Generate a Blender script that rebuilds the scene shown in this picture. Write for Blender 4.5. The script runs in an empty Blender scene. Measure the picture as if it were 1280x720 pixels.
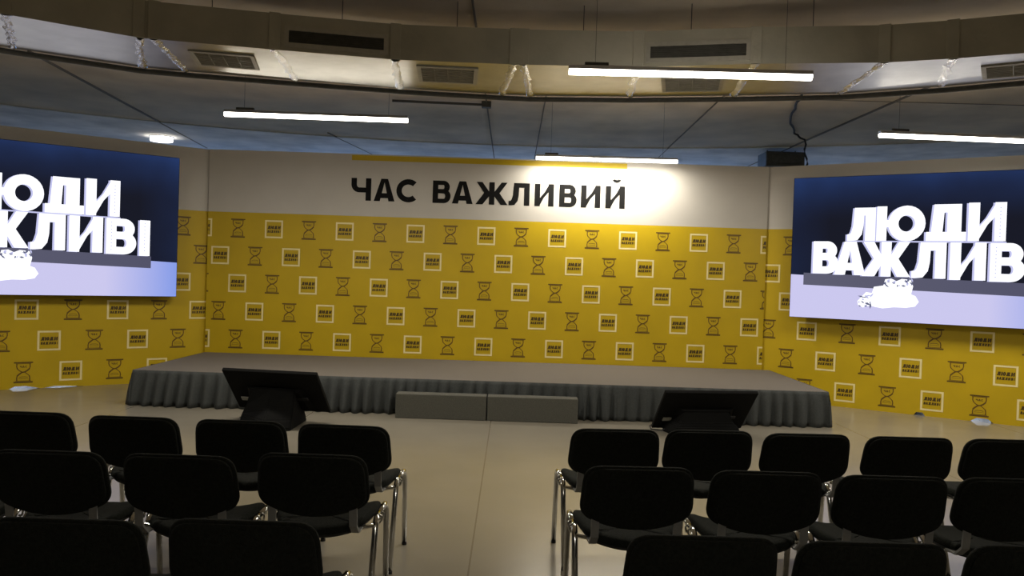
import bpy, bmesh, math, random
from math import sin, cos, pi, radians, atan2, hypot
from mathutils import Vector, Matrix
random.seed(7)
S = bpy.context.scene
COL = S.collection

# ------------------------------------------------------------------ view
S.view_settings.view_transform = 'Standard'
S.view_settings.look = 'None'
S.view_settings.gamma = 1
S.view_settings.use_curve_mapping = False
S.view_settings.exposure = 0.0
cam_d = bpy.data.cameras.new('camera')
cam = bpy.data.objects.new('camera', cam_d)
COL.objects.link(cam)
cam_d.sensor_width = 36
cam_d.lens = 36 * 1000 / 1280
cam_d.clip_start = 0.05
cam.matrix_world = Matrix.Translation((0, 0, 1.59)) @ Matrix.Rotation(pi/2 - math.atan(14.5/1000), 4, 'X') @ Matrix.Rotation(math.atan(.032), 4, 'Z')
S.camera = cam

# ------------------------------------------------------------------ materials
def mat(name, col, rough=.6, metal=0., spec=.5, noise=None, bump=None, emit=None, estr=0.):
    """noise = (scale, amount, detail) varies the base colour; bump = (scale, strength)."""
    m = bpy.data.materials.new(name); m.use_nodes = True
    nt = m.node_tree; b = nt.nodes['Principled BSDF']
    b.inputs['Base Color'].default_value = (*col, 1)
    b.inputs['Roughness'].default_value = rough
    b.inputs['Metallic'].default_value = metal
    b.inputs['Specular IOR Level'].default_value = spec
    tc = nt.nodes.new('ShaderNodeTexCoord')
    if noise:
        n = nt.nodes.new('ShaderNodeTexNoise'); n.inputs['Scale'].default_value = noise[0]
        n.inputs['Detail'].default_value = noise[2] if len(noise) > 2 else 4
        nt.links.new(tc.outputs['Object'], n.inputs['Vector'])
        r = nt.nodes.new('ShaderNodeValToRGB')
        a = noise[1]
        r.color_ramp.elements[0].position = .3; r.color_ramp.elements[1].position = .7
        r.color_ramp.elements[0].color = (*[c*(1-a) for c in col], 1)
        r.color_ramp.elements[1].color = (*[min(1, c*(1+a)) for c in col], 1)
        nt.links.new(n.outputs['Fac'], r.inputs['Fac'])
        nt.links.new(r.outputs['Color'], b.inputs['Base Color'])
    if bump:
        n2 = nt.nodes.new('ShaderNodeTexNoise'); n2.inputs['Scale'].default_value = bump[0]
        n2.inputs['Detail'].default_value = 3
        nt.links.new(tc.outputs['Object'], n2.inputs['Vector'])
        bp = nt.nodes.new('ShaderNodeBump'); bp.inputs['Strength'].default_value = bump[1]
        bp.inputs['Distance'].default_value = .02
        nt.links.new(n2.outputs['Fac'], bp.inputs['Height'])
        nt.links.new(bp.outputs['Normal'], b.inputs['Normal'])
    if emit:
        b.inputs['Emission Color'].default_value = (*emit, 1)
        b.inputs['Emission Strength'].default_value = estr
    return m

def emat(name, col, strength):
    m = bpy.data.materials.new(name); m.use_nodes = True
    nt = m.node_tree; nt.nodes.remove(nt.nodes['Principled BSDF'])
    e = nt.nodes.new('ShaderNodeEmission'); e.inputs['Color'].default_value = (*col, 1)
    e.inputs['Strength'].default_value = strength
    nt.links.new(e.outputs[0], nt.nodes['Material Output'].inputs['Surface'])
    return m

LAMP_W, DISP, LAMP_P = 15.0, 1.0, 50.0
M = {}
M['concrete'] = mat('concrete', (.68, .585, .45), .85, noise=(1.1, .22, 8), bump=(6, .25))
M['concrete_daylit'] = mat('daylit_concrete', (.82, .84, .86), .85, noise=(1.6, .25, 8), bump=(5, .2))  # lightened so the far ceiling looks more strongly daylit
M['joint'] = mat('dark_slab_joint', (.2, .18, .15), .95)
M['wall'] = mat('plaster', (.2, .19, .17), .9, noise=(3, .1))
M['vinyl_white'] = mat('white_print', (.62, .59, .54), .55, noise=(2.5, .03))
M['vinyl_yellow'] = mat('yellow_print', (.60, .415, .002), .5, noise=(2.5, .05))
M['bar_yellow'] = mat('bright_yellow_print', (.62, .44, .004), .5, noise=(3, .04))
M['print_cream'] = mat('cream_print', (.95, .82, .42), .5, noise=(9, .05))
M['print_brown'] = mat('brown_print', (.14, .078, .008), .5, noise=(9, .1))
M['print_dark'] = mat('dark_brown_print', (.075, .045, .008), .5, noise=(9, .1))
M['print_black'] = mat('black_print', (.008, .008, .008), .75, spec=.15, noise=(9, .1))
M['deck'] = mat('grey_carpet', (.17, .15, .13), .95, noise=(160, .25), bump=(220, .4))
M['skirt'] = mat('charcoal_cloth', (.050, .055, .054), .9, noise=(60, .15), bump=(300, .2))
M['step'] = mat('step_carpet', (.10, .098, .082), .95, noise=(160, .25), bump=(220, .4))
M['fabric'] = mat('black_fabric', (.013, .015, .0115), .95, spec=.25, noise=(90, .35), bump=(260, .5))
M['plastic'] = mat('black_plastic', (.016, .016, .015), .55, noise=(40, .1), bump=(400, .1))
M['chrome'] = mat('chrome_tube', (.62, .62, .60), .14, metal=1, noise=(30, .05))
M['grey_plastic'] = mat('grey_bracket', (.26, .26, .25), .45, metal=.1, noise=(30, .08))
M['rubber'] = mat('rubber', (.02, .02, .02), .8, noise=(50, .2))
M['black'] = mat('matt_black_casing', (.004, .0042, .004), .9, spec=.2, noise=(30, .2))
M['gloss_black'] = mat('glossy_black_glass', (.006, .006, .007), .4, noise=(5, .1))
M['label'] = mat('label_sticker', (.42, .42, .38), .6, noise=(40, .06))
M['alu'] = mat('aluminium', (.55, .55, .58), .35, metal=1, noise=(20, .06))
M['dark_metal'] = mat('dark_metal', (.09, .088, .08), .6, metal=.4, noise=(20, .15))
M['vent'] = mat('vent_frame_metal', (.42, .40, .35), .6, metal=.2, noise=(20, .08))
M['vent_pale'] = mat('vent_slats_pale', (.32, .30, .25), .6, metal=.2, noise=(20, .1))
M['vent_dark'] = mat('vent_slats', (.07, .068, .058), .7, noise=(20, .15))
M['tube'] = emat('lit_diffuser', (1.0, .93, .80), LAMP_W)
M['downlight'] = emat('lit_downlight', (1.0, .92, .8), 9)
M['window'] = emat('daylight_window', (.30, .52, 1.0), 7.0)
M['window_low'] = emat('daylight_window_low', (.86, .92, 1.0), 7.0)

def floor_material():
    m = mat('floor_vinyl', (.275, .25, .20), .22, spec=.55, noise=(1.2, .06, 6))
    nt = m.node_tree; b = nt.nodes['Principled BSDF']
    # roughness variation and faint sheet joints
    tc = nt.nodes.new('ShaderNodeTexCoord')
    n = nt.nodes.new('ShaderNodeTexNoise'); n.inputs['Scale'].default_value = 3
    nt.links.new(tc.outputs['Object'], n.inputs['Vector'])
    mr = nt.nodes.new('ShaderNodeMapRange'); mr.inputs['To Min'].default_value = .17; mr.inputs['To Max'].default_value = .26
    nt.links.new(n.outputs['Fac'], mr.inputs['Value']); nt.links.new(mr.outputs[0], b.inputs['Roughness'])
    base = b.inputs['Base Color'].links[0].from_socket
    sx = nt.nodes.new('ShaderNodeSeparateXYZ'); nt.links.new(tc.outputs['Object'], sx.inputs[0])
    ad = nt.nodes.new('ShaderNodeMath'); ad.operation = 'ADD'; ad.inputs[1].default_value = 60.19
    nt.links.new(sx.outputs['X'], ad.inputs[0])
    md = nt.nodes.new('ShaderNodeMath'); md.operation = 'MODULO'; md.inputs[1].default_value = 2.0
    nt.links.new(ad.outputs[0], md.inputs[0])
    lt = nt.nodes.new('ShaderNodeMath'); lt.operation = 'LESS_THAN'; lt.inputs[1].default_value = .010
    nt.links.new(md.outputs[0], lt.inputs[0])
    mx = nt.nodes.new('ShaderNodeMix'); mx.data_type = 'RGBA'
    mx.inputs['B'].default_value = (.19, .165, .125, 1)
    nt.links.new(lt.outputs[0], mx.inputs['Factor']); nt.links.new(base, mx.inputs['A'])
    nt.links.new(mx.outputs['Result'], b.inputs['Base Color'])
    return m
M['floor'] = floor_material()

def foil_material():
    m = mat('foil_insulation', (.50, .49, .46), .36, metal=1, noise=(4, .10, 5), bump=(9, .12))
    return m
M['foil'] = foil_material()
M['foil_side'] = mat('foil_side', (.42, .40, .33), .6, metal=.1, noise=(3, .12, 6), bump=(14, .3))
M['tape'] = mat('foil_tape', (.86, .86, .86), .22, metal=1, noise=(20, .15), bump=(40, .9))

# ------------------------------------------------------------------ helpers
def link(name, bm, mats, parent=None, smooth=False, loc=None, rot=None):
    me = bpy.data.meshes.new(name)
    bmesh.ops.recalc_face_normals(bm, faces=bm.faces)
    bm.to_mesh(me); bm.free()
    for m in (mats if isinstance(mats, (list, tuple)) else [mats]): me.materials.append(m)
    if smooth:
        for p in me.polygons: p.use_smooth = True
    o = bpy.data.objects.new(name, me); COL.objects.link(o)
    if parent: o.parent = parent
    if loc is not None: o.location = loc
    if rot is not None: o.rotation_euler = rot
    return o

def tag(o, label=None, cat=None, group=None, kind=None):
    if label: o['label'] = label
    if cat: o['category'] = cat
    if group: o['group'] = group
    if kind: o['kind'] = kind
    return o

def empty(name, loc=(0, 0, 0), rz=0):
    o = bpy.data.objects.new(name, None); COL.objects.link(o)
    o.location = loc; o.rotation_euler = (0, 0, rz); o.empty_display_size = .2
    return o

def box(bm, x0, x1, y0, y1, z0, z1, bev=0., mi=0, mtx=None):
    r = bmesh.ops.create_cube(bm, size=1)
    vs = r['verts']
    for v in vs:
        v.co = Vector(((x0+x1)/2 + v.co.x*(x1-x0), (y0+y1)/2 + v.co.y*(y1-y0), (z0+z1)/2 + v.co.z*(z1-z0)))
    if mtx is not None:
        for v in vs: v.co = mtx @ v.co
    fs = set(f for v in vs for f in v.link_faces)
    for f in fs: f.material_index = mi
    if bev > 0:
        es = list(set(e for v in vs for e in v.link_edges))
        bmesh.ops.bevel(bm, geom=es, offset=bev, segments=2, affect='EDGES', profile=.5, material=-1)
    return vs

def tube(bm, pts, rx, rz=None, seg=12, up=Vector((0, 0, 1)), mi=0, cap=True):
    """oval tube along pts; rx across, rz in the other direction"""
    rz = rz or rx
    P = [Vector(p) for p in pts]; rings = []
    for i, p in enumerate(P):
        t = (P[min(i+1, len(P)-1)] - P[max(i-1, 0)]).normalized()
        a = t.cross(up)
        if a.length < 1e-4: a = t.cross(Vector((0, 1, 0)))
        a.normalize(); b = a.cross(t).normalized()
        rings.append([bm.verts.new(p + a*rx*cos(k*2*pi/seg) + b*rz*sin(k*2*pi/seg)) for k in range(seg)])
    for r0, r1 in zip(rings, rings[1:]):
        for k in range(seg):
            f = bm.faces.new((r0[k], r0[(k+1) % seg], r1[(k+1) % seg], r1[k])); f.smooth = True; f.material_index = mi
    if cap:
        bm.faces.new(rings[0]).material_index = mi; bm.faces.new(rings[-1]).material_index = mi

def cyl(bm, p0, p1, r, seg=14, mi=0): tube(bm, [p0, p1], r, seg=seg, mi=mi, up=Vector((1, .01, .02)))

def rounded(pts, n=6):
    """2-D polygon with a radius per corner [(x,y,r)] -> outline"""
    out = []; N = len(pts)
    for i in range(N):
        p = Vector(pts[i][:2]); a = Vector(pts[i-1][:2]); b = Vector(pts[(i+1) % N][:2]); r = pts[i][2]
        if r <= 0: out.append((p.x, p.y)); continue
        p0 = p + (a-p).normalized()*r; p1 = p + (b-p).normalized()*r
        for k in range(n+1):
            t = k/n; q = p0*(1-t)**2 + p*2*t*(1-t) + p1*t*t
            out.append((q.x, q.y))
    return out

def pad(bm, outline, t_front, t_back, fn, mi=0):
    """cushion: outline in 2-D, swelling to t_front / t_back, mapped by fn(x, h, d)"""
    cx = sum(p[0] for p in outline)/len(outline); cy = sum(p[1] for p in outline)/len(outline)
    prof = [(1.0, 0.0), (.992, .35), (.97, .68), (.93, .88), (.86, 1.0), (.62, 1.06), (.3, 1.08)]
    def ring(s, d): return [bm.verts.new(fn(cx+(x-cx)*s, cy+(y-cy)*s, d)) for x, y in outline]
    base = ring(1, 0); n = len(outline)
    for side, t in ((1, t_front), (-1, t_back)):
        prev = base
        for s, d in prof[1:]:
            cur = ring(s, side*d*t)
            for k in range(n):
                f = bm.faces.new((prev[k], prev[(k+1) % n], cur[(k+1) % n], cur[k])); f.smooth = True; f.material_index = mi
            prev = cur
        c = bm.verts.new(fn(cx, cy, side*1.08*t))
        for k in range(n):
            f = bm.faces.new((prev[k], prev[(k+1) % n], c)); f.smooth = True; f.material_index = mi

# ------------------------------------------------------------------ lettering
def arc(cx, cz, ro, ri, a0, a1, sx=1., sz=1., n=16):
    out = []
    for k in range(n):
        t0 = radians(a0 + (a1-a0)*k/n); t1 = radians(a0 + (a1-a0)*(k+1)/n)
        out.append([(cx+ro*sx*cos(t0), cz+ro*sz*sin(t0)), (cx+ro*sx*cos(t1), cz+ro*sz*sin(t1)),
                    (cx+ri[0]*cos(t1), cz+ri[1]*sin(t1)), (cx+ri[0]*cos(t0), cz+ri[1]*sin(t0))])
    return out

def glyph(ch, w, h, t):
    """pieces of a bold geometric Cyrillic capital in a w x h box, stem t"""
    R = lambda x0, x1, z0, z1: [(x0, z0), (x1, z0), (x1, z1), (x0, z1)]
    if ch == 'І': return [R(0, w, 0, h)]
    if ch == 'Ч':
        r = min(w-t, h*.58)*.62
        zc = h*.36 + r
        P = [R(w-t, w, 0, h), R(0, t, zc, h), R(r, w-t, h*.36, h*.36+t*.92)]
        return P + arc(r, zc, r, (r-t, r-t*.92), 180, 270)
    if ch == 'А':
        a = t*.62
        return [[(0, 0), (t*1.12, 0), (w/2+a*.25, h), (w/2-a, h)], [(w, 0), (w/2+a, h), (w/2-a*.25, h), (w-t*1.12, 0)],
                [(t*.7, h*.14), (w-t*.7, h*.14), (w-t*1.2, h*.36), (t*1.2, h*.36)]]
    if ch == 'С':
        rx, rz = w*.53, h*.52
        return arc(rx, h/2, 1, (rx-t, rz-t), 48, 312, rx, rz, 22)
    if ch == 'О':
        return arc(w/2, h/2, 1, (w/2-t, h/2-t), 0, 360, w/2, h/2, 28)
    if ch == 'В':
        z1 = h*.53; ru, rl = (h-z1+t*.38)/2, (z1+t*.38)/2
        xu, xl = w*.94-ru, w-rl
        zu, zl = h-ru, rl
        P = [R(0, t, 0, h), R(t*.9, xu, h-t*.8, h), R(t*.9, max(xu, xl), z1-t*.4, z1+t*.4), R(t*.9, xl, 0, t*.8)]
        return P + arc(xu, zu, ru, (ru-t, ru-t*.8), -90, 90) + arc(xl, zl, rl, (rl-t, rl-t*.8), -90, 90)
    if ch == 'Ж':
        c = w/2; s = t*.5; k = t*1.18
        P = [R(c-s, c+s, 0, h)]
        for q in (1, -1):
            X = lambda x: c + q*x
            P.append([(X(w/2-k*1.0), h), (X(w/2-.02*w), h), (X(w*.16+k*.35), h*.5), (X(s*.5), h*.42), (X(s*.5), h*.5)])
            P.append([(X(w/2-k*1.08), 0), (X(w/2), 0), (X(w*.13+k*.3), h*.62), (X(s*.5), h*.58), (X(s*.5), h*.44)])
        return P
    if ch == 'Л':
        P = [R(w-t, w, 0, h), R(w*.24, w, h-t*.85, h)]
        r = t*1.15
        P += [[(w*.24, h), (w*.24+t, h), (w*.22+t, h*.45), (w*.2, h*.45)],
              [(w*.2, h*.45), (w*.22+t, h*.45), (w*.17+t, h*.2), (w*.14, h*.26)],
              [(w*.14, h*.26), (w*.17+t, h*.2), (w*.05+t*.9, h*.02), (w*.09, h*.2)],
              [(w*.09, h*.2), (w*.05+t*.9, h*.02), (w*.12, 0), (0, 0), (0, h*.2)]]
        return P
    if ch in 'ИЙ':
        P = [R(0, t, 0, h), R(w-t, w, 0, h), [(0, 0), (t*.75, 0), (w, h), (w-t*.75, h)], [(t*.5, 0), (t, h*.06), (w-t*.5, h), (w-t, h*.94)]]
        P[2] = [(0, 0), (t*.35, 0), (w-t, h*.62), (w, h), (w-t*.45, h), (t, h*.38)]
        if ch == 'Й':
            P += arc(w*.56, h*1.33, 1, (h*.075, h*.055), 195, 345, h*.20, h*.19, 10)
        return P
    if ch == 'Ю':
        P = [R(0, t, 0, h), R(t, w*.4, h*.4, h*.6)]
        rx = (w-t*1.15)/2
        return P + arc(w-rx, h/2, 1, (rx-t, h/2-t), 0, 360, rx, h*.51, 28)
    if ch == 'Д':
        b = t*.95
        return [R(w*.80-t, w*.88, b*.8, h), R(w*.19, w*.88, h-t*.85, h), R(0, w, 0, b),
                [(w*.12, b*.8), (w*.14+t, b*.8), (w*.19+t, h), (w*.19, h)]]
    return []

def put(bm, polys, y, mi=0, xr=None, shear=0., smooth=None):
    y0 = y
    for ip, p in enumerate(polys):
        y = y0 - .00012*(ip % 9)
        p = [(x + shear*z, z) for x, z in p]
        if xr:                                   # clip at the banner's edge
            for lim, sgn in ((xr[0], 1), (xr[1], -1)):
                q = []
                for i in range(len(p)):
                    a, b = p[i-1], p[i]
                    ia, ib = sgn*(a[0]-lim) >= 0, sgn*(b[0]-lim) >= 0
                    if ia != ib:
                        k = (lim-a[0])/(b[0]-a[0]); q.append((lim, a[1]+k*(b[1]-a[1])))
                    if ib: q.append(b)
                p = q
                if len(p) < 3: break
            if len(p) < 3: continue
        vs = [bm.verts.new((x, y, z)) for x, z in p]
        try: bm.faces.new(vs).material_index = mi
        except ValueError: pass

def word(bm, spec, y, mi, t, xr=None, ox=0, oz=0, sc=1.):
    for ch, x0, x1, z0, z1 in spec:
        g = glyph(ch, x1-x0, z1-z0, t)
        put(bm, [[(ox+sc*(x0+x), oz+sc*(z0+z)) for x, z in p] for p in g], y, mi, xr)

# ------------------------------------------------------------------ the shell
bm = bmesh.new(); box(bm, -13, 13, -5, 19, -.2, 0)
tag(link('floor', bm, M['floor']), 'grey beige glossy sheet floor with faint joints', kind='structure')
bm = bmesh.new(); box(bm, -13, 13, -5, 19, 4.0, 4.3)
tag(link('ceiling', bm, M['concrete']), 'raw concrete ceiling slab', kind='structure')
for nm, a in (('wall_left', (-13.2, -13, -5, 19)), ('wall_right', (13, 13.2, -5, 19)), ('wall_front', (-13.2, 13.2, -5.2, -5))):
    bm = bmesh.new(); box(bm, a[0], a[1], a[2], a[3], 0, 4.0)
    tag(link(nm, bm, M['wall']), kind='structure')
# far outer wall with its two bands of windows behind the stage backdrop
YW = 18.0
bm = bmesh.new()
for z0, z1 in ((0, 1.15), (1.45, 3.3), (3.9, 4.0)): box(bm, -13, 13, YW, YW+.2, z0, z1)
for k in range(8): box(bm, -13+k*3.6, -12.2+k*3.6, YW+.01, YW+.19, .85, 3.95)
tag(link('wall_back', bm, M['wall']), kind='structure')
nw = 0
for z0, z1, mw in ((1.15, 1.45, 'window_low'), (3.3, 3.9, 'window')):
    for k in range(7):
        x0, x1 = -12.2+k*3.6, -9.4+k*3.6; nw += 1
        bm = bmesh.new(); box(bm, x0, x1, YW+.1, YW+.13, z0, z1)
        w = tag(link('window_%d' % nw, bm, M[mw]), kind='structure')
        bm = bmesh.new()
        for xx in (x0, (x0+x1)/2-.03, x1-.06): box(bm, xx, xx+.06, YW+.04, YW+.1, z0, z1)
        for zz in (z0, z1-.06): box(bm, x0, x1, YW+.04, YW+.1, zz, zz+.06)
        link('window_frame', bm, M['dark_metal'], w)
# outer ceiling ring: daylight wash put into its paler colour, small step sharpens the edge
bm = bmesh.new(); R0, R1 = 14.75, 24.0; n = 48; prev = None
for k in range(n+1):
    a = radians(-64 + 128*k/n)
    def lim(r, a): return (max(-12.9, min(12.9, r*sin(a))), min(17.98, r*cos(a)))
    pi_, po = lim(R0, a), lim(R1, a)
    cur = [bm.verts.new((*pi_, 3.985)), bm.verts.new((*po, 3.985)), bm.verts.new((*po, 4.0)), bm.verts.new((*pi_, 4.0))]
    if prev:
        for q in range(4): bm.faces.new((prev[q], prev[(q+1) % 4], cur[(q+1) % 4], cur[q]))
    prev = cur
tag(link('ceiling_daylight_band', bm, M['concrete_daylit']), 'band of ceiling beyond the backdrop, coloured paler to carry the daylight wash', kind='structure')
# joints between the ceiling slabs
JO = [((-5.62, 9.2), (-6.25, 16.2), .035), ((4.86, 9.4), (4.72, 16.3), .03), ((-.42, 4.6), (-.45, 17.9), .02), ((.37, 8.2), (.37, 17.9), .016),
      ((2.6, 8.6), (2.8, 17.5), .012), ((-3.3, 14.0), (-2.75, 17.5), .025), ((.95, 4.4), (.98, 6.6), .02),
      ((-4.6, 9.9), (-2.0, 9.95), .012), ((3.0, 10.4), (7.4, 10.3), .018), ((2.0, 4.6), (-.4, 4.6), .02)]
for i, (a, b, w) in enumerate(JO):
    bm = bmesh.new(); A, B = Vector((*a, 3.994)), Vector((*b, 3.994)); d = (B-A).normalized(); s = Vector((-d.y, d.x, 0))*w/2
    if a[1] > 14 or b[1] > 15: A.z = B.z = 3.982
    lo = [bm.verts.new(p) for p in (A-s, B-s, B+s, A+s)]
    hi = [bm.verts.new(p+Vector((0, 0, .05))) for p in (A-s, B-s, B+s, A+s)]
    bm.faces.new(lo); bm.faces.new(hi)
    for k in range(4): bm.faces.new((lo[k], lo[(k+1) % 4], hi[(k+1) % 4], hi[k]))
    tag(link('trim_%d' % (i+1), bm, M['joint']), kind='structure')

# ------------------------------------------------------------------ printed backdrop
ROWS = [2.14, 1.757, 1.373, .985, .595, .205]
LOGO1 = [('Л', 0, .19), ('Ю', .22, .48), ('Д', .50, .72), ('И', .76, .96)]
LOGO2 = [('В', 0, .115), ('А', .12, .26), ('Ж', .27, .44), ('Л', .45, .58), ('И', .61, .73), ('В', .77, .88), ('І', .92, .96)]
def logo_box(bm, cx, cz, xr, k=1.):
    h, f = .125, .023
    for q in ([(-h, -h), (h, -h), (h, -h+f), (-h, -h+f)], [(-h, h-f), (h, h-f), (h, h), (-h, h)],
              [(-h, -h+f), (-h+f, -h+f), (-h+f, h-f), (-h, h-f)], [(h-f, -h+f), (h, -h+f), (h, h-f), (h-f, h-f)]):
        put(bm, [[(cx+x*k, cz+z) for x, z in q]], -.0015, 2, xr)
    W = .186*k
    for L, z0, hh, t in ((LOGO1, .000, .047, .015), (LOGO2, -.050, .034, .0095)):
        for ch, a, b in L:
            g = glyph(ch, (b-a)*W, hh, t)
            put(bm, [[(cx-W*.48+a*W+x+.12*z, cz+z0+z) for x, z in p] for p in g], -.0015, 3, xr)

def line(pts, w):
    out = []
    for (x0, z0), (x1, z1) in zip(pts, pts[1:]):
        l = hypot(x1-x0, z1-z0) or 1; nx, nz = -(z1-z0)/l*w/2, (x1-x0)/l*w/2
        ex, ez = (x1-x0)/l*w*.25, (z1-z0)/l*w*.25
        out.append([(x0-nx-ex, z0-nz-ez), (x1-nx+ex, z1-nz+ez), (x1+nx+ex, z1+nz+ez), (x0+nx-ex, z0+nz-ez)])
    return out

def hourglass(bm, cx, cz, xr, k=1.):
    P = line([(.014, .006), (-.014, .001)], .016) + line([(-.095, .122), (.095, .122)], .017) + line([(-.095, -.122), (.095, -.122)], .019)
    P += line([(-.078, .108), (.078, .108)], .006) + line([(-.080, -.106), (.080, -.106)], .006)
    for s in (1, -1):
        top = [(s*.068, .108), (s*.070, .072), (s*.062, .045), (s*.040, .022), (s*.012, .004)]
        P += line(top[:3], .011) + line(top[2:], .017 if s > 0 else .010)
        P += line([(s*.012, .004), (s*.040, -.020), (s*.062, -.042)], .017 if s < 0 else .009) + line([(s*.062, -.042), (s*.068, -.070), (s*.066, -.106)], .012)
    P += line([(-.044, -.062), (-.02, -.055), (.02, -.055), (.044, -.062)], .006)
    P += line([(-.05, -.078), (.05, -.078)], .004)
    for ch, a, b in (('Ч', -.038, -.016), ('А', -.012, .013), ('С', .017, .038)):
        P += [[(a+x, .058+z) for x, z in p] for p in glyph(ch, b-a, .026, .008)]
    put(bm, [[(cx+x*k, cz+z) for x, z in p] for p in P], -.0015, 4, xr)

def backdrop(label, org, ang, x0, x1, boxes, glasses, dx_row, step, k, gaps=(), top=3.225, dz=0.):
    root = empty('printed_backdrop', org, ang)
    tag(root, label, 'backdrop', 'printed backdrop walls around the stage')
    bm = bmesh.new()
    xs = sorted(set([x0, x1] + [v for g in gaps for v in g[:4]]))
    def bot(x):
        for a, b, c, d, h in gaps:
            if a <= x <= b: return h*(x-a)/(b-a)
            if b <= x <= c: return h
            if c <= x <= d: return h*(d-x)/(d-c)
        return 0.
    # body: yellow lower part, white upper part
    for z_lo, z_hi, mi in ((None, 2.362, 0), (2.362, top, 1)):
        cols = []
        for x in xs:
            zl = bot(x) if z_lo is None else z_lo
            cols.append([bm.verts.new((x, 0, zl)), bm.verts.new((x, 0, z_hi)), bm.verts.new((x, .06, z_hi)), bm.verts.new((x, .06, zl))])
        for a, b in zip(cols, cols[1:]):
            for q in range(4):
                bm.faces.new((a[q], a[(q+1) % 4], b[(q+1) % 4], b[q])).material_index = mi
        for c in (cols[0], cols[-1]): bm.faces.new(c).material_index = mi
    xr = (x0+.002, x1-.002)
    for r, z in enumerate(ROWS):
        if z < .4 and not dx_row: continue
        for base, fn in ((boxes, logo_box), (glasses, hourglass)):
            off = base + r*dx_row
            j0 = int(math.floor((x0-off)/step))-1
            for j in range(j0, j0+14):
                x = off + j*step
                if x0-.13 < x < x1+.13: fn(bm, x, z+dz, xr, k)
    link('banner_panel', bm, [M['vinyl_yellow'], M['vinyl_white'], M['print_cream'], M['print_dark'], M['print_brown']], root)
    # plywood and batten support on the back
    bm = bmesh.new()
    x = x0+.3
    while x < x1-.1:
        box(bm, x-.03, x+.03, .06, .12, 0, top-.05); x += 1.25
    box(bm, x0+.1, x1-.1, .06, .10, 1.5, 1.56); box(bm, x0+.1, x1-.1, .06, .10, top-.12, top-.06)
    link('support_frame', bm, M['dark_metal'], root)
    return root

Wc = 7.78
centre = backdrop('wide yellow and white printed backdrop behind the stage with black headline letters', (-4.26, 11.15, 0), 0, 0, Wc, .92, .42, .248, .9865, 1.)
bm = bmesh.new()
T = [('Ч', 1.981, 2.258), ('А', 2.297, 2.587), ('С', 2.608, 2.924), ('В', 3.115, 3.366), ('А', 3.385, 3.675), ('Ж', 3.714, 4.161),
     ('Л', 4.174, 4.463), ('И', 4.534, 4.80), ('В', 4.876, 5.12), ('И', 5.178, 5.449), ('Й', 5.52, 5.79)]
word(bm, [(c, a, b, 2.578, 2.890) for c, a, b in T], -.002, 0, .076)
tag(link('headline_lettering', bm, M['print_black'], centre), 'large black headline letters')
bm = bmesh.new(); put(bm, [[(1.978, 3.135), (5.807, 3.135), (5.807, 3.208), (1.978, 3.208)]], -.002)
tag(link('accent_bar', bm, M['bar_yellow'], centre), 'long thin yellow bar above the headline')

LA = atan2(1.45, 1.98); RA = atan2(-1.67, 2.56)
backdrop('yellow printed side backdrop on the left, angled forward behind the left screen', (-4.262, 11.205, 0), LA, -4.2, 0,
         -1.14 - 3*(.25), -.63 - 3*.25, .25, 1.03, 1.03,
         gaps=[(-2.34, -2.28, -2.16, -2.0, .035), (-1.98, -1.85, -1.78, -1.5, .018)])
backdrop('yellow printed side backdrop on the right, angled forward behind the right screen', (3.522, 11.175, 0), RA, 0, 4.2,
         .59 - 3*.255, 1.105 - 3*.255, .255, 1.03, 1.03, dz=-.01,
         gaps=[(1.93, 1.96, 2.03, 2.06, .04), (2.55, 2.62, 2.74, 2.80, .045)])

# ------------------------------------------------------------------ stage
st = tag(empty('stage_platform', (-.32, 10.06, 0)), 'low wide grey carpeted stage with pleated charcoal skirt', 'stage')
HX = 3.93; YF, YB = -1.03, 1.07
bm = bmesh.new(); box(bm, -HX, HX, YF, YB, .36, .40, .006)
link('deck', bm, M['deck'], st)
bm = bmesh.new()
for x in [-3.7+i*1.48 for i in range(6)]:
    for y in (YF+.15, YB-.1): box(bm, x-.03, x+.03, y-.03, y+.03, 0, .362)
for y in (YF+.15, YB-.1): box(bm, -3.73, 3.73, y-.02, y+.02, .30, .36)
link('frame', bm, M['dark_metal'], st)
# pleated skirt: a path round the left side, front and right side, folds grow towards the hem
path = [(-HX, YB), (-HX, YF), (HX, YF), (HX, YB)]
bm = bmesh.new(); cols = []; s = 0.; ph = 0.
rnd = random.Random(3)
for (ax, ay), (bx, by) in zip(path, path[1:]):
    L = hypot(bx-ax, by-ay); N = int(L/.014); dx, dy = (bx-ax)/L, (by-ay)/L; nx, ny = dy, -dx
    if (ax, bx) == (-HX, -HX): nx, ny = -1, 0
    elif (ax, bx) == (HX, HX): nx, ny = 1, 0
    else: nx, ny = 0, -1
    for i in range(N+1):
        if i % 13 == 0: pw = rnd.uniform(.7, 1.35); am = rnd.uniform(.55, 1.15)
        ph += .014/.15*2*pi*pw
        e = min(1, min(i, N-i)*.014/.05)
        col = []
        for j, (z, g) in enumerate(((.398, .02), (.36, .25), (.27, .6), (.15, .85), (.06, 1.), (.004, 1.08))):
            w = (sin(ph + .35*j*.4)*.5+.5)**.6
            out = .008 + g*(.002 + .095*w*am*e)
            # corners flare outwards along the path too
            t = i/N; fl = .055*g
            px, py = ax+dx*L*t, ay+dy*L*t
            if ax == -HX and bx == HX:
                px += fl*((2*t-1)**9)
            else:
                k = (1-t) if ax == HX else t
                py -= fl*(k**9)
            col.append(bm.verts.new((px+nx*out, py+ny*out, z)))
        cols.append(col)
for a, b in zip(cols, cols[1:]):
    for j in range(5):
        f = bm.faces.new((a[j], a[j+1], b[j+1], b[j])); f.smooth = True
sk = link('skirt', bm, M['skirt'], st)
sk.modifiers.new('cloth_thickness', 'SOLIDIFY').thickness = .003

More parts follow.
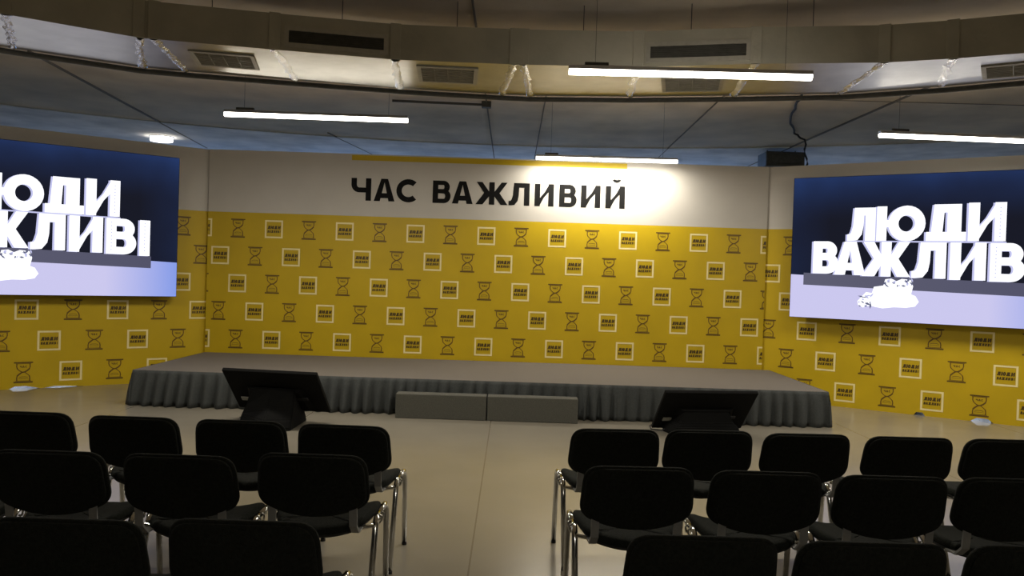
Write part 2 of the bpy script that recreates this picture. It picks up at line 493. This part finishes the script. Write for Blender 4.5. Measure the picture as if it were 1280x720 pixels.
sb = []
for i, (x0, x1, lab) in enumerate(((-1.235, -.240, 'left grey carpeted step box in front of the stage'), (-.228, .765, 'right grey carpeted step box in front of the stage'))):
    bm = bmesh.new(); xc = (x0+x1)/2; hw = (x1-x0)/2
    box(bm, -hw, hw, -.095, .095, .0, .268, .008)
    o = link('step_box', bm, M['step'], loc=(xc, 8.83, 0))
    tag(o, lab, 'step', 'step boxes in front of the stage')

# ------------------------------------------------------------------ LED screens
def display_material():
    m = bpy.data.materials.new('screen_backdrop_picture'); m.use_nodes = True
    nt = m.node_tree; nt.nodes.remove(nt.nodes['Principled BSDF'])
    tc = nt.nodes.new('ShaderNodeTexCoord'); sx = nt.nodes.new('ShaderNodeSeparateXYZ'); nt.links.new(tc.outputs['Object'], sx.inputs[0])
    def math_(op, a, b, c=None):
        n = nt.nodes.new('ShaderNodeMath'); n.operation = op
        for i, v in enumerate((a, b)):
            if hasattr(v, 'links'): nt.links.new(v, n.inputs[i])
            elif v is not None: n.inputs[i].default_value = v
        return n.outputs[0]
    # distance to the upper corners / top edge -> blue picture of the room's dark wall
    up = nt.nodes.new('ShaderNodeMapRange'); up.inputs['From Min'].default_value = 1.28; up.inputs['From Max'].default_value = 1.87
    nt.links.new(sx.outputs['Z'], up.inputs['Value'])
    cx = math_('ABSOLUTE', math_('SUBTRACT', sx.outputs['X'], 1.585), None)
    sd = nt.nodes.new('ShaderNodeMapRange'); sd.inputs['From Min'].default_value = 1.1; sd.inputs['From Max'].default_value = 1.6
    sd.inputs['To Max'].default_value = .35
    nt.links.new(cx, sd.inputs['Value'])
    n = nt.nodes.new('ShaderNodeTexNoise'); n.inputs['Scale'].default_value = 1.3; nt.links.new(tc.outputs['Object'], n.inputs['Vector'])
    f = math_('ADD', math_('MULTIPLY', math_('POWER', up.outputs[0], 1.5), math_('MULTIPLY', n.outputs['Fac'], 1.0)), math_('MULTIPLY', sd.outputs[0], n.outputs['Fac']))
    r = nt.nodes.new('ShaderNodeValToRGB')
    r.color_ramp.elements[0].color = (.010, .011, .020, 1); r.color_ramp.elements[1].color = (.022, .05, .17, 1)
    nt.links.new(f, r.inputs['Fac'])
    e = nt.nodes.new('ShaderNodeEmission'); nt.links.new(r.outputs['Color'], e.inputs['Color']); e.inputs['Strength'].default_value = DISP
    nt.links.new(e.outputs[0], nt.nodes['Material Output'].inputs['Surface'])
    return m
def ramp_material(name, c0, c1, x0, x1, strength, axis='X', noise=0.):
    m = bpy.data.materials.new(name); m.use_nodes = True
    nt = m.node_tree; nt.nodes.remove(nt.nodes['Principled BSDF'])
    tc = nt.nodes.new('ShaderNodeTexCoord'); sx = nt.nodes.new('ShaderNodeSeparateXYZ'); nt.links.new(tc.outputs['Object'], sx.inputs[0])
    mr = nt.nodes.new('ShaderNodeMapRange'); mr.inputs['From Min'].default_value = x0; mr.inputs['From Max'].default_value = x1
    nt.links.new(sx.outputs[axis], mr.inputs['Value'])
    r = nt.nodes.new('ShaderNodeValToRGB'); r.color_ramp.elements[0].color = (*c0, 1); r.color_ramp.elements[1].color = (*c1, 1)
    nt.links.new(mr.outputs[0], r.inputs['Fac'])
    e = nt.nodes.new('ShaderNodeEmission'); nt.links.new(r.outputs['Color'], e.inputs['Color']); e.inputs['Strength'].default_value = strength
    nt.links.new(e.outputs[0], nt.nodes['Material Output'].inputs['Surface'])
    return m
M['disp_bg'] = display_material()
M['disp_white'] = emat('screen_white_letters', (.93, .94, 1.0), 1.25)
M['disp_side'] = emat('screen_letter_sides', (.55, .56, .85), 1.0)
M['disp_floor'] = ramp_material('screen_picture_floor', (.60, .58, .86), (.22, .32, .80), 2.3, 3.2, 1.0)
M['disp_plinth'] = ramp_material('screen_picture_plinth', (.115, .115, .17), (.085, .085, .14), 0, 3, 1.0)
M['disp_grey'] = emat('screen_foil_shadow', (.12, .13, .22), 1.0)
SW, SH = 3.17, 1.865
TOPROW = [('Л', .70, 1.03), ('Ю', 1.045, 1.60), ('Д', 1.61, 2.04), ('И', 2.06, 2.45)]
BOTROW = [('В', .285, .60), ('А', .555, .93), ('Ж', .89, 1.45), ('Л', 1.465, 1.84), ('И', 1.88, 2.26), ('В', 2.30, 2.655), ('І', 2.695, 2.82)]
def screen(label, org, ang):
    root = tag(empty('led_screen', org, ang), label, 'screen', 'large LED screens beside the stage')
    bm = bmesh.new(); box(bm, 0, SW, .003, .10, 0, SH, .004)
    link('casing', bm, M['black'], root)
    bm = bmesh.new()
    for x in (.5, 1.6, 2.7):
        box(bm, x-.03, x+.03, .10, .218, .15, SH-.15)
    for z in (.3, 1.5): box(bm, .2, SW-.2, .10, .14, z-.03, z+.03)
    link('mounting_frame', bm, M['dark_metal'], root)
    bm = bmesh.new(); put(bm, [[(.006, .006), (SW-.006, .006), (SW-.006, SH-.006), (.006, SH-.006)]], 0)
    pane = link('display', bm, M['disp_bg'], root)
    bm = bmesh.new()
    put(bm, [[(.006, .006), (SW-.006, .006), (SW-.006, .46), (.006, .575)]], -.001, 0)
    put(bm, [[(.17, .44), (2.84, .375), (2.84, .53), (.17, .60)]], -.002, 1)
    put(bm, [[(.69, 1.012), (2.46, 1.0), (2.46, 1.018), (.69, 1.03)]], -.002, 2)
    rr = random.Random(5)
    link('pictured_stage', bm, [M['disp_floor'], M['disp_plinth'], M['disp_side']], pane)
    bm = bmesh.new()
    spec = [(c, a, b, 1.025, 1.450+.012*i) for i, (c, a, b) in enumerate(TOPROW)]
    spec += [(c, a, b, .595-.010*i, 1.018-.003*i) for i, (c, a, b) in enumerate(BOTROW)]
    word(bm, spec, -.005, 0, .117)
    word(bm, [(c, a-.022, b-.022, z0-.004, z1-.006) for c, a, b, z0, z1 in spec], -.0035, 1, .117)
    # dotted bulbs along the letters on the right
    for cx, z0, z1 in ((2.755, .60, .96), (2.36, .60, .95), (2.39, 1.08, 1.42)):
        for i in range(9):
            z = z0+(z1-z0)*i/8
            put(bm, [[(cx+.008*cos(q*pi/3), z+.008*sin(q*pi/3)) for q in range(6)]], -.006, 1)
    link('pictured_lettering', bm, [M['disp_white'], M['disp_side']], pane)
    # heap of crumpled foil in the picture
    bm = bmesh.new()
    heap = [(.86, .20), (.92, .17), (1.00, .20), (1.06, .185), (1.15, .17), (1.28, .19), (1.42, .19), (1.52, .21), (1.56, .27), (1.52, .34), (1.47, .36),
            (1.49, .46), (1.46, .54), (1.36, .55), (1.30, .52), (1.24, .55), (1.17, .54), (1.15, .46), (1.04, .44), (1.02, .36), (.95, .37), (.90, .31), (.85, .25)]
    put(bm, [[(x, z) for x, z in heap]], -.0075, 0)
    for i in range(34):
        if i < 16: x, z = rr.uniform(.86, 1.02), rr.uniform(.19, .35)
        else: x, z = rr.uniform(1.16, 1.48), rr.uniform(.43, .54)
        a = rr.uniform(0, pi); l, w = rr.uniform(.014, .04), rr.uniform(.006, .016)
        put(bm, [[(x+l*cos(a), z+l*sin(a)), (x-w*sin(a), z+w*cos(a)), (x-l*cos(a), z-l*sin(a)), (x+w*sin(a), z-w*cos(a))]], -.009, 1 if i % 3 else 2)
    link('pictured_foil_heap', bm, [M['disp_white'], M['disp_grey'], M['disp_side']], pane)
    return root
dR = Vector((cos(RA), sin(RA), 0)); nR = Vector((dR.y, -dR.x, 0)); nR = nR if nR.y < 0 else -nR
dL = Vector((cos(LA), sin(LA), 0)); nL = Vector((dL.y, -dL.x, 0)); nL = nL if nL.y < 0 else -nL
pR = Vector((3.522, 11.175, 1.165)) + nR*.22 + dR*.405
pL = Vector((-4.262, 11.205, 1.17)) + nL*.22 - dL*(.465+SW)
screen('large lit screen on the right side backdrop, white letters on navy', pR, RA)
screen('large lit screen on the left side backdrop, cut off by the photo edge', pL, LA)

# ------------------------------------------------------------------ ceiling duct
HB, HT = 3.40, 3.70
# (angle near, angle far, radius near, radius far) at each joint
J = [(-58, -58, 7.05, 8.2), (-45, -45, 7.05, 8.15), (-32.7, -32.2, 7.03, 8.10), (-25.4, -25.1, 7.10, 8.14), (-24.5, -22.5, 7.08, 8.08), (-17, -15.5, 6.94, 7.97), (-8.8, -8.4, 6.91, 7.96),
     (-.35, -1.2, 6.86, 8.00), (.3, .9, 6.86, 8.02), (8.4, 7.9, 6.89, 8.00), (16.4, 15.0, 6.88, 8.01), (24.4, 21.8, 7.08, 8.10), (28.3, 27.7, 7.13, 8.07), (40, 40, 7.35, 8.10), (58, 58, 7.4, 8.15)]
def jp(j, near, z, dr=0.):
    a = radians(j[0] if near else j[1]); r = (j[2]-dr if near else j[3]+dr)
    return Vector((r*sin(a), r*cos(a), z))
duct = tag(empty('ventilation_duct', (0, 7.4, HB)), 'long curved foil-wrapped rectangular air duct hanging under the ceiling', 'duct')
OFF = Vector((0, -7.4, -HB))
def dlink(name, bm, m, parent=duct):
    for v in bm.verts: v.co += OFF
    return link(name, bm, m, parent)
for i, (a, b) in enumerate(zip(J, J[1:])):
    bm = bmesh.new()
    q = [jp(a, 1, HB), jp(a, 0, HB), jp(b, 0, HB), jp(b, 1, HB)]
    lo = [bm.verts.new(p) for p in q]; hi = [bm.verts.new(p+Vector((0, 0, HT-HB))) for p in q]
    bm.faces.new(lo).material_index = 0; bm.faces.new(hi).material_index = 1
    for k in range(4): bm.faces.new((lo[k], lo[(k+1) % 4], hi[(k+1) % 4], hi[k])).material_index = 1
    dlink('duct_section', bm, [M['foil'], M['foil_side']])
rt = random.Random(11)
for j in J[1:-1]:
    bm = bmesh.new()
    def strip(P, Q, w, nrm, seg=14):
        d = (Q-P); s = d.cross(nrm).normalized()*w/2; rows = []
        for k in range(seg+1):
            c = P + d*k/seg + s*rt.uniform(-.35, .35)
            h = nrm*rt.uniform(.004, .018)
            ww = rt.uniform(.7, 1.2)
            rows.append([bm.verts.new(c-s*ww+nrm*.001), bm.verts.new(c-s*.3*ww+h), bm.verts.new(c+s*.3*ww+h*rt.uniform(.4, 1.3)), bm.verts.new(c+s*ww+nrm*.001)])
        for r0, r1 in zip(rows, rows[1:]):
            for q in range(3): bm.faces.new((r0[q], r1[q], r1[q+1], r0[q+1]))
    strip(jp(j, 1, HB), jp(j, 0, HB), .07, Vector((0, 0, -1)))
    dlink('tape_band', bm, M['tape'])
    bm = bmesh.new()
    a = radians(j[0]); rad = Vector((sin(a), cos(a), 0)); tan = Vector((cos(a), -sin(a), 0))
    P = jp(j, 1, HB); box(bm, -.045, .045, -.012, .004, 0, HT-HB+.006, .004, mtx=Matrix.Translation(P) @ Matrix.Rotation(-a, 4, 'Z'))
    dlink('side_flange', bm, M['foil_side'])
# suspension rods
for k, th in enumerate((-38, -29, -21, -12.5, -4.5, 4.5, 12, 20, 34)):
    for r in (7.12, 7.85):
        bm = bmesh.new()
        a = radians(th); p = Vector((r*sin(a), r*cos(a), HT-.005)); cyl(bm, p, p+Vector((0, 0, 4.0-HT+.005)), .0035, 8)
        dlink('hanger_rod', bm, M['dark_metal'])
# grilles: on the near side face and on the underside
def grille(mtx, w, h, slats, m='vent_dark'):
    """frame in local XZ, facing -Y"""
    bm = bmesh.new(); f = .035
    box(bm, -w/2-f, w/2+f, -.012, .004, h/2, h/2+f, mtx=mtx); box(bm, -w/2-f, w/2+f, -.012, .004, -h/2-f, -h/2, mtx=mtx)
    box(bm, -w/2-f, -w/2, -.012, .004, -h/2, h/2, mtx=mtx); box(bm, w/2, w/2+f, -.012, .004, -h/2, h/2, mtx=mtx)
    g = dlink('vent', bm, M['vent'])
    bm = bmesh.new()
    box(bm, -w/2, w/2, -.002, .001, -h/2, h/2, mtx=mtx)
    for k in range(slats):
        z = -h/2 + h*(k+.5)/slats
        box(bm, -w/2, w/2, -.010, -.002, z-.003, z+.003, mtx=mtx)
    for k in range(1, 4): box(bm, -w/2+w*k/4-.003, -w/2+w*k/4+.003, -.009, -.002, -h/2, h/2, mtx=mtx)
    dlink('slats', bm, M[m], g)
def side_m(t0, t1, j0, j1, zc):
    A, B = jp(j0, 1, zc), jp(j1, 1, zc)
    def hit(t):
        a = radians(t); d = Vector((sin(a), cos(a))); e = (B-A)
        # solve A + s e = r d
        det = e.x*(-d.y) + d.x*e.y
        s = ((-A.x)*(-d.y) - (-d.x)*(-A.y))/det
        return A + e*s
    P, Q = hit(t0), hit(t1); c = (P+Q)/2; ang = atan2(Q.y-P.y, Q.x-P.x)
    return Matrix.Translation(c) @ Matrix.Rotation(ang, 4, 'Z'), (Q-P).length
for t0, t1, a, b in ((-16.05, -9.6, 5, 6), (9.25, 15.75, 9, 10), (-42, -36, 1, 2)):
    m_, w = side_m(t0, t1, J[a], J[b], 3.518); grille(m_, w, .10, 6)
def bot(th, r, yaw, w, h):
    a = radians(th)
    # local -Y must point down: rotate +90 deg about X
    m_ = Matrix.Translation((r*sin(a), r*cos(a), HB)) @ Matrix.Rotation(yaw, 4, 'Z') @ Matrix.Rotation(pi/2, 4, 'X')
    grille(m_, w, h, 9, 'vent_pale')
bot(-20.1, 7.47, radians(12), .46, .42); bot(-5.05, 7.31, radians(4), .47, .50); bot(12.2, 7.5, radians(-12), .48, .48); bot(33.0, 7.66, radians(-32), .75, .38)

# dark pipe running along the far lower edge of the duct
bm = bmesh.new(); pts = []
for j in J:
    p = jp(j, 0, 3.375, .05); pts.append(p - Vector((0, 7.9, 3.375)))
tube(bm, pts, .024, seg=10)
cp = link('pipe', bm, M['dark_metal'], loc=(0, 7.9, 3.375)); 
for k, j in enumerate(J[1:-1:2]):
    p = jp(j, 0, 3.375, .05) - Vector((0, 7.9, 3.375)); b2 = bmesh.new(); cyl(b2, p, p+Vector((0, 0, .625)), .006, 6); link('hanger_rod', b2, M['dark_metal'], cp)
tag(cp, 'thin dark pipe following the far lower edge of the foil duct', 'pipe')

# thin conduit and loose cable under the concrete
bm = bmesh.new(); cyl(bm, (-.68, 0, 0), (.62, .08, 0), .018, 8); box(bm, .55, .68, .03, .13, -.04, .045, .004)
o = tag(link('ceiling_conduit', bm, M['dark_metal'], loc=(-1.05, 11.05, 3.955)), 'thin straight conduit with a small box fixed under the concrete ceiling', 'conduit')
bm = bmesh.new()
pts = [(3.35, 9.2, 3.98), (3.52, 9.9, 3.975), (3.66, 10.6, 3.97), (3.95, 11.6, 3.975), (4.35, 12.6, 3.975), (4.55, 12.7, 3.9), (4.6, 12.72, 3.6), (4.62, 12.72, 3.3)]
P = []
for a, b in zip(pts, pts[1:]):
    for k in range(4): P.append([a[i]+(b[i]-a[i])*k/4 + (.02*sin(k*1.7+a[1]*3) if i == 0 else 0) for i in range(3)])
P.append(pts[-1])
tube(bm, [Vector(p)-Vector((4, 11, 3.98)) for p in P], .016, seg=8)
tag(link('hanging_cable', bm, M['rubber'], loc=(4, 11, 3.98)), 'dark loose cable wandering along the ceiling and hanging down at the right', 'cable')
bm = bmesh.new(); box(bm, -.34, .34, -.25, .25, -.13, .13, .02); box(bm, -.24, .24, -.29, -.24, -.07, .07, .01)
for s in (-.25, .25): cyl(bm, (s, 0, .12), (s, 0, .20), .01, 6)
tag(link('ceiling_air_unit', bm, M['dark_metal'], loc=(4.72, 14.3, 3.80)), 'dark box-shaped unit under the ceiling above the right backdrop corner', 'ventilation unit')

# ------------------------------------------------------------------ linear lamps
def lamp(label, a, b, z=3.15):
    A, B = Vector((*a, z)), Vector((*b, z)); c = (A+B)/2; L = (B-A).length; ang = atan2(B.y-A.y, B.x-A.x)
    root = tag(empty('pendant_lamp', c, ang), label, 'ceiling lamp', 'hanging linear lamps')
    bm = bmesh.new(); box(bm, -L/2, L/2, -.03, .03, .012, .042, .004)
    link('housing', bm, M['alu'], root)
    bm = bmesh.new()
    # rounded opal diffuser
    prof = [(-.028, .012), (-.028, -.008), (-.022, -.020), (-.010, -.026), (.010, -.026), (.022, -.020), (.028, -.008), (.028, .012)]
    r0 = [bm.verts.new((-L/2+.004, y, zz)) for y, zz in prof]; r1 = [bm.verts.new((L/2-.004, y, zz)) for y, zz in prof]
    for k in range(len(prof)): bm.faces.new((r0[k], r0[(k+1) % 8], r1[(k+1) % 8], r1[k]))
    bm.faces.new(r0); bm.faces.new(r1)
    link('diffuser', bm, M['tube'], root)
    ld = bpy.data.lights.new('lamp_light', 'AREA'); ld.shape = 'RECTANGLE'; ld.size = L-.02; ld.size_y = .045
    ld.energy = LAMP_P; ld.color = (1.0, .93, .80)
    lo_ = bpy.data.objects.new('lamp_light', ld); COL.objects.link(lo_); lo_.parent = root; lo_.location = (0, 0, -.0275)
    bm = bmesh.new(); box(bm, -L/2+.12, -L/2+.30, -.02, .02, .042, .068, .004)
    link('driver_box', bm, M['dark_metal'], root)
    for s in (-1, 1):
        bm = bmesh.new(); cyl(bm, (s*(L/2-.2), 0, .04), (s*(L/2-.2), 0, 4.0-z), .0018, 6)
        link('suspension_wire', bm, M['dark_metal'], root)
    return root
lamp('lit linear lamp hanging nearest, in front of the foil duct', (.373, 6.05), (2.19, 6.0))
lamp('lit linear lamp hanging left of the stage centre below the duct', (-2.98, 8.16), (-1.115, 8.19))
lamp('lit linear lamp hanging close to the white headline wall', (.267, 10.83), (2.17, 10.77), 3.205)
lamp('lit linear lamp hanging above the right screen, cut by the photo edge', (3.69, 8.17), (5.52, 8.25))
lamp('lit linear lamp hanging left of the chairs, unseen, added as fill light', (-6.2, 6.0), (-4.35, 6.05))  # this and the next two are out of view, added to brighten the room
lamp('lit linear lamp hanging far right, unseen, added as fill light', (7.0, 6.0), (8.85, 6.05))  # added out of view for fill
lamp('unseen linear lamp added behind the camera as fill light', (.35, -2.6), (2.2, -2.6))  # added unseen to light the room from the rear
root = tag(empty('downlight', (-6.62, 14.95, 4.0)), 'small round lit ceiling lamp peeking over the left backdrop', 'ceiling lamp')
bm = bmesh.new(); cyl(bm, (0, 0, -.03), (0, 0, 0), .21, 28); link('housing', bm, M['alu'], root)
bm = bmesh.new(); cyl(bm, (0, 0, -.10), (0, 0, -.029), .195, 28); link('diffuser', bm, M['downlight'], root)

# ------------------------------------------------------------------ presenter monitors on the floor
def monitor(label, x, ybot, zbot, yaw, low=False):
    """display facing the stage, leaning back; seen from behind"""
    root = tag(empty('stage_monitor', (x, ybot, 0), yaw), label, 'monitor', 'presenter monitors on the floor')
    tilt = radians(47)                     # from the floor
    T = Matrix.Translation((0, 0, zbot)) @ Matrix.Rotation(-(pi/2-tilt)*-1, 4, 'X')
    # local: x width, z up the display, y+ = screen side
    W, H = 1.0, .60
    T = Matrix.Translation((0, 0, zbot)) @ Matrix.Rotation(pi/2-tilt, 4, 'X')
    bm = bmesh.new()
    box(bm, -W/2, W/2, -.022, .018, 0, H, .008, mtx=T)
    ol = [(-.36, .06), (.36, .06), (.30, .36), (-.30, .36)]
    # rear electronics bulge, tapered
    lo = [bm.verts.new(T @ Vector((px, -.02, pz))) for px, pz in ol]
    hi = [bm.verts.new(T @ Vector((px*.86, -.065, pz*.9+.03))) for px, pz in ol]
    bm.faces.new(hi)
    for k in range(4): bm.faces.new((lo[k], lo[(k+1) % 4], hi[(k+1) % 4], hi[k]))
    link('casing', bm, M['black'], root)
    bm = bmesh.new(); box(bm, -W/2+.015, W/2-.015, .018, .020, .02, H-.015, mtx=T); link('display', bm, M['gloss_black'], root)
    bm = bmesh.new(); box(bm, -.42, -.33, -.030, -.021, .14, .19, mtx=T); link('sticker', bm, M['label'], root)
    bm = bmesh.new()
    box(bm, .12, .34, -.070, -.060, .24, .275, .002, mtx=T)
    link('rear_handle', bm, M['plastic'], root)
    # folded stand under a black cover: body + base
    bm = bmesh.new()
    zt = zbot + .34*sin(tilt); yt = -.34*cos(tilt)
    if low:
        fp = [(-.36, -.38), (.34, -.38), (.38, -.05), (-.40, -.05)]; tp = [(-.24, yt-.04), (.24, yt-.04), (.26, yt+.1), (-.26, yt+.1)]; zt -= .02
    else:
        fp = [(-.36, -.30), (.02, -.62), (.28, -.50), (.22, .05), (-.38, .08)]; tp = [(-.24, yt-.07), (.0, yt-.09), (.22, yt-.05), (.2, yt+.08), (-.24, yt+.08)]
    layers = [(0., 0.), (.02, .0), (.10, .18), (zt*.5, .55), (zt, 1.)]
    prev = None
    for z, k in layers:
        cur = [bm.verts.new((fx*(1-k)+tx*k, fy*(1-k)+ty*k, z)) for (fx, fy), (tx, ty) in zip(fp, tp)]
        if prev:
            n_ = len(cur)
            for q in range(n_): bm.faces.new((prev[q], prev[(q+1) % n_], cur[(q+1) % n_], cur[q]))
        else: bm.faces.new(cur)
        prev = cur
    bm.faces.new(prev)
    bmesh.ops.bevel(bm, geom=[e for e in bm.edges], offset=.012, segments=2, affect='EDGES')
    link('stand', bm, M['black'], root)
    bm = bmesh.new(); pts = [(-.3, -.1, .05), (-.42, -.12, .02), (-.5, 0, .008), (-.45, .2, .008), (-.3, .35, .008)]
    tube(bm, pts, .006, seg=6); link('power_cable', bm, M['rubber'], root)
    return root
monitor('black monitor leaning back on a stand at the left front of the stage', -2.34, 8.38, .13, radians(-8))
monitor('black monitor leaning low on the floor at the right front of the stage', 2.03, 8.60, .035, radians(8), True)

# ------------------------------------------------------------------ chairs
def make_chair():
    root = empty('conference_chair')
    # origin on the floor below the top rear edge of the backrest; +y is forward
    lean = radians(13)
    def fb(x, h, d):
        bow = .6*x*x
        n = Vector((0, cos(lean), -sin(lean)*-1*-1))
        return Vector((x, .012 + h*sin(lean) + bow + d*cos(lean), .80 - h*cos(lean) + d*sin(lean)*.3))
    ol = rounded([(-.236, 0, .08), (.236, 0, .08), (.250, .235, .06), (.10, .292, .10), (-.10, .292, .10), (-.250, .235, .06)])
    bm = bmesh.new(); pad(bm, ol, .030, .012, lambda x, h, d: fb(x, h, d+.012)); link('backrest', bm, M['fabric'], root)
    ol2 = [(x*.955, .146+(h-.146)*.945) for x, h in ol]
    bm = bmesh.new(); pad(bm, ol2, .004, .012, lambda x, h, d: fb(x, h, d-.002)); link('back_cover', bm, M['fabric'], root)
    # seat
    def fs(x, y, d):
        dip = -.010*cos(min(1, abs(x)/.23)*pi/2) + (-.035*max(0, (y-.47)/.1)**2)
        return Vector((x, y, .432 + d + dip + .55*x*x))
    os_ = rounded([(-.200, .215, .06), (-.10, .150, .10), (.10, .150, .10), (.200, .215, .06), (.232, .40, .05), (.222, .585, .07), (-.222, .585, .07), (-.232, .40, .05)])
    bm = bmesh.new(); pad(bm, os_, .030, .014, fs); link('seat', bm, M['fabric'], root)
    os2 = [(x*.95, .37+(y-.37)*.95) for x, y in os_]
    bm = bmesh.new(); pad(bm, os2, .003, .014, lambda x, y, d: fs(x, y, d-.014)); link('seat_shell', bm, M['plastic'], root)
    def smooth(pts, n=6):
        P = [Vector(p) for p in pts]; out = [P[0]]
        for i in range(1, len(P)-1):
            a, p, b = P[i-1], P[i], P[i+1]; r = min(.07, (a-p).length*.49, (b-p).length*.49)
            p0, p1 = p+(a-p).normalized()*r, p+(b-p).normalized()*r
            for k in range(n+1):
                t = k/n; out.append(p0*(1-t)**2 + p*2*t*(1-t) + p1*t*t)
        out.append(P[-1]); return out
    for s in (-1, 1):
        X = s*.238
        bm = bmesh.new(); tube(bm, smooth([(X, .40, .452), (X, .590, .455), (X*1.01, .625, .008)]), .0125, .0145, 12, up=Vector((1, 0, 0)))
        l = tag(link('leg', bm, M['chrome'], root), 'chrome front leg')
        bm = bmesh.new(); cyl(bm, (X*1.01, .6262, 0), (X*1.01, .625, .014), .015, 12); link('foot_cap', bm, M['rubber'], l)
        bm = bmesh.new(); tube(bm, smooth([(X, .40, .452), (X, .315, .450), (X*1.01, .165, .008)]), .0125, .0145, 12, up=Vector((1, 0, 0)))
        l = tag(link('leg', bm, M['chrome'], root), 'chrome rear leg')
        bm = bmesh.new(); cyl(bm, (X*1.01, .1635, 0), (X*1.01, .166, .014), .015, 12); link('foot_cap', bm, M['rubber'], l)
        # back bracket
        bm = bmesh.new()
        x0 = s*.178
        pr = [(.088, .565), (.098, .480), (.150, .436), (.225, .432)]
        for (y0, z0), (y1, z1) in zip(pr, pr[1:]):
            vs = []
            for dx in (-.017, .017):
                for (yy, zz) in ((y0, z0), (y1, z1)):
                    vs.append(bm.verts.new((x0+dx, yy-.003, zz-.003))); vs.append(bm.verts.new((x0+dx, yy+.004, zz+.004)))
            bmesh.ops.convex_hull(bm, input=vs)
        link('back_bracket', bm, M['grey_plastic'], root)
        # row connector: hook and eye at the frame's side
        for yy in (.345, .395):
            bm = bmesh.new()
            pts = [(X + s*(.010+.012*sin(a)), yy, .452-.012+.020*cos(a)) for a in [k*pi/5 for k in range(-1, 7)]]
            tube(bm, pts, .005, seg=8, up=Vector((0, 1, 0)))
            link('row_connector', bm, M['chrome'], root)
    for y in (.27, .50):
        bm = bmesh.new(); tube(bm, [(-.236, y, .432 if y > .4 else .43), (-.15, y, .412), (.15, y, .412), (.236, y, .432 if y > .4 else .43)], .009, seg=10); link('crossbar', bm, M['chrome'], root)
    return root
proto = make_chair()
def copy_tree(o, parent=None):
    c = o.copy(); COL.objects.link(c)
    if parent: c.parent = parent
    for ch in list(o.children): copy_tree(ch, c)
    return c
rowname = {1: 'front', 2: 'middle', 3: 'nearest'}
pos = ['at the aisle end', 'second from the aisle', 'third from the aisle', 'fourth from the aisle', 'fifth from the aisle']
CH = [('left', 1, 0, -.846, 4.05, 2), ('left', 1, 1, -1.391, 4.09, 1), ('left', 1, 2, -1.955, 4.10, 1), ('left', 1, 3, -2.53, 4.14, 1),
      ('left', 2, 0, -.839, 3.38, 1), ('left', 2, 1, -1.378, 3.29, 1), ('left', 2, 2, -1.925, 3.29, 0), ('left', 2, 3, -2.47, 3.31, 0),
      ('left', 3, 0, -.823, 2.45, 0), ('left', 3, 1, -1.36, 2.41, 0),
      ('right', 1, 0, .581, 4.18, 4), ('right', 1, 1, 1.092, 4.23, 3), ('right', 1, 2, 1.615, 4.22, 3), ('right', 1, 3, 2.163, 4.22, 1), ('right', 1, 4, 2.705, 4.24, 1),
      ('right', 2, 0, .571, 3.34, 2), ('right', 2, 1, 1.113, 3.33, 1), ('right', 2, 2, 1.645, 3.32, 1), ('right', 2, 3, 2.170, 3.34, 0),
      ('right', 3, 0, .628, 2.44, 1), ('right', 3, 1, 1.158, 2.43, 1), ('right', 3, 2, 1.70, 2.44, 0)]
for i, (blk, row, k, x, y, yaw) in enumerate(CH):
    o = proto if i == 0 else copy_tree(proto)
    o.location = (x, y, 0); o.rotation_euler = (0, 0, radians(yaw if blk == 'right' else -yaw))
    tag(o, 'black padded chair %s, in the %s row of the %s block' % (pos[k], rowname[row], blk), 'chair', 'rows of black chairs facing the stage')

# ------------------------------------------------------------------ world
w = bpy.data.worlds.new('world'); S.world = w; w.use_nodes = True
w.node_tree.nodes['Background'].inputs['Color'].default_value = (.5, .5, .5, 1)
w.node_tree.nodes['Background'].inputs['Strength'].default_value = .05
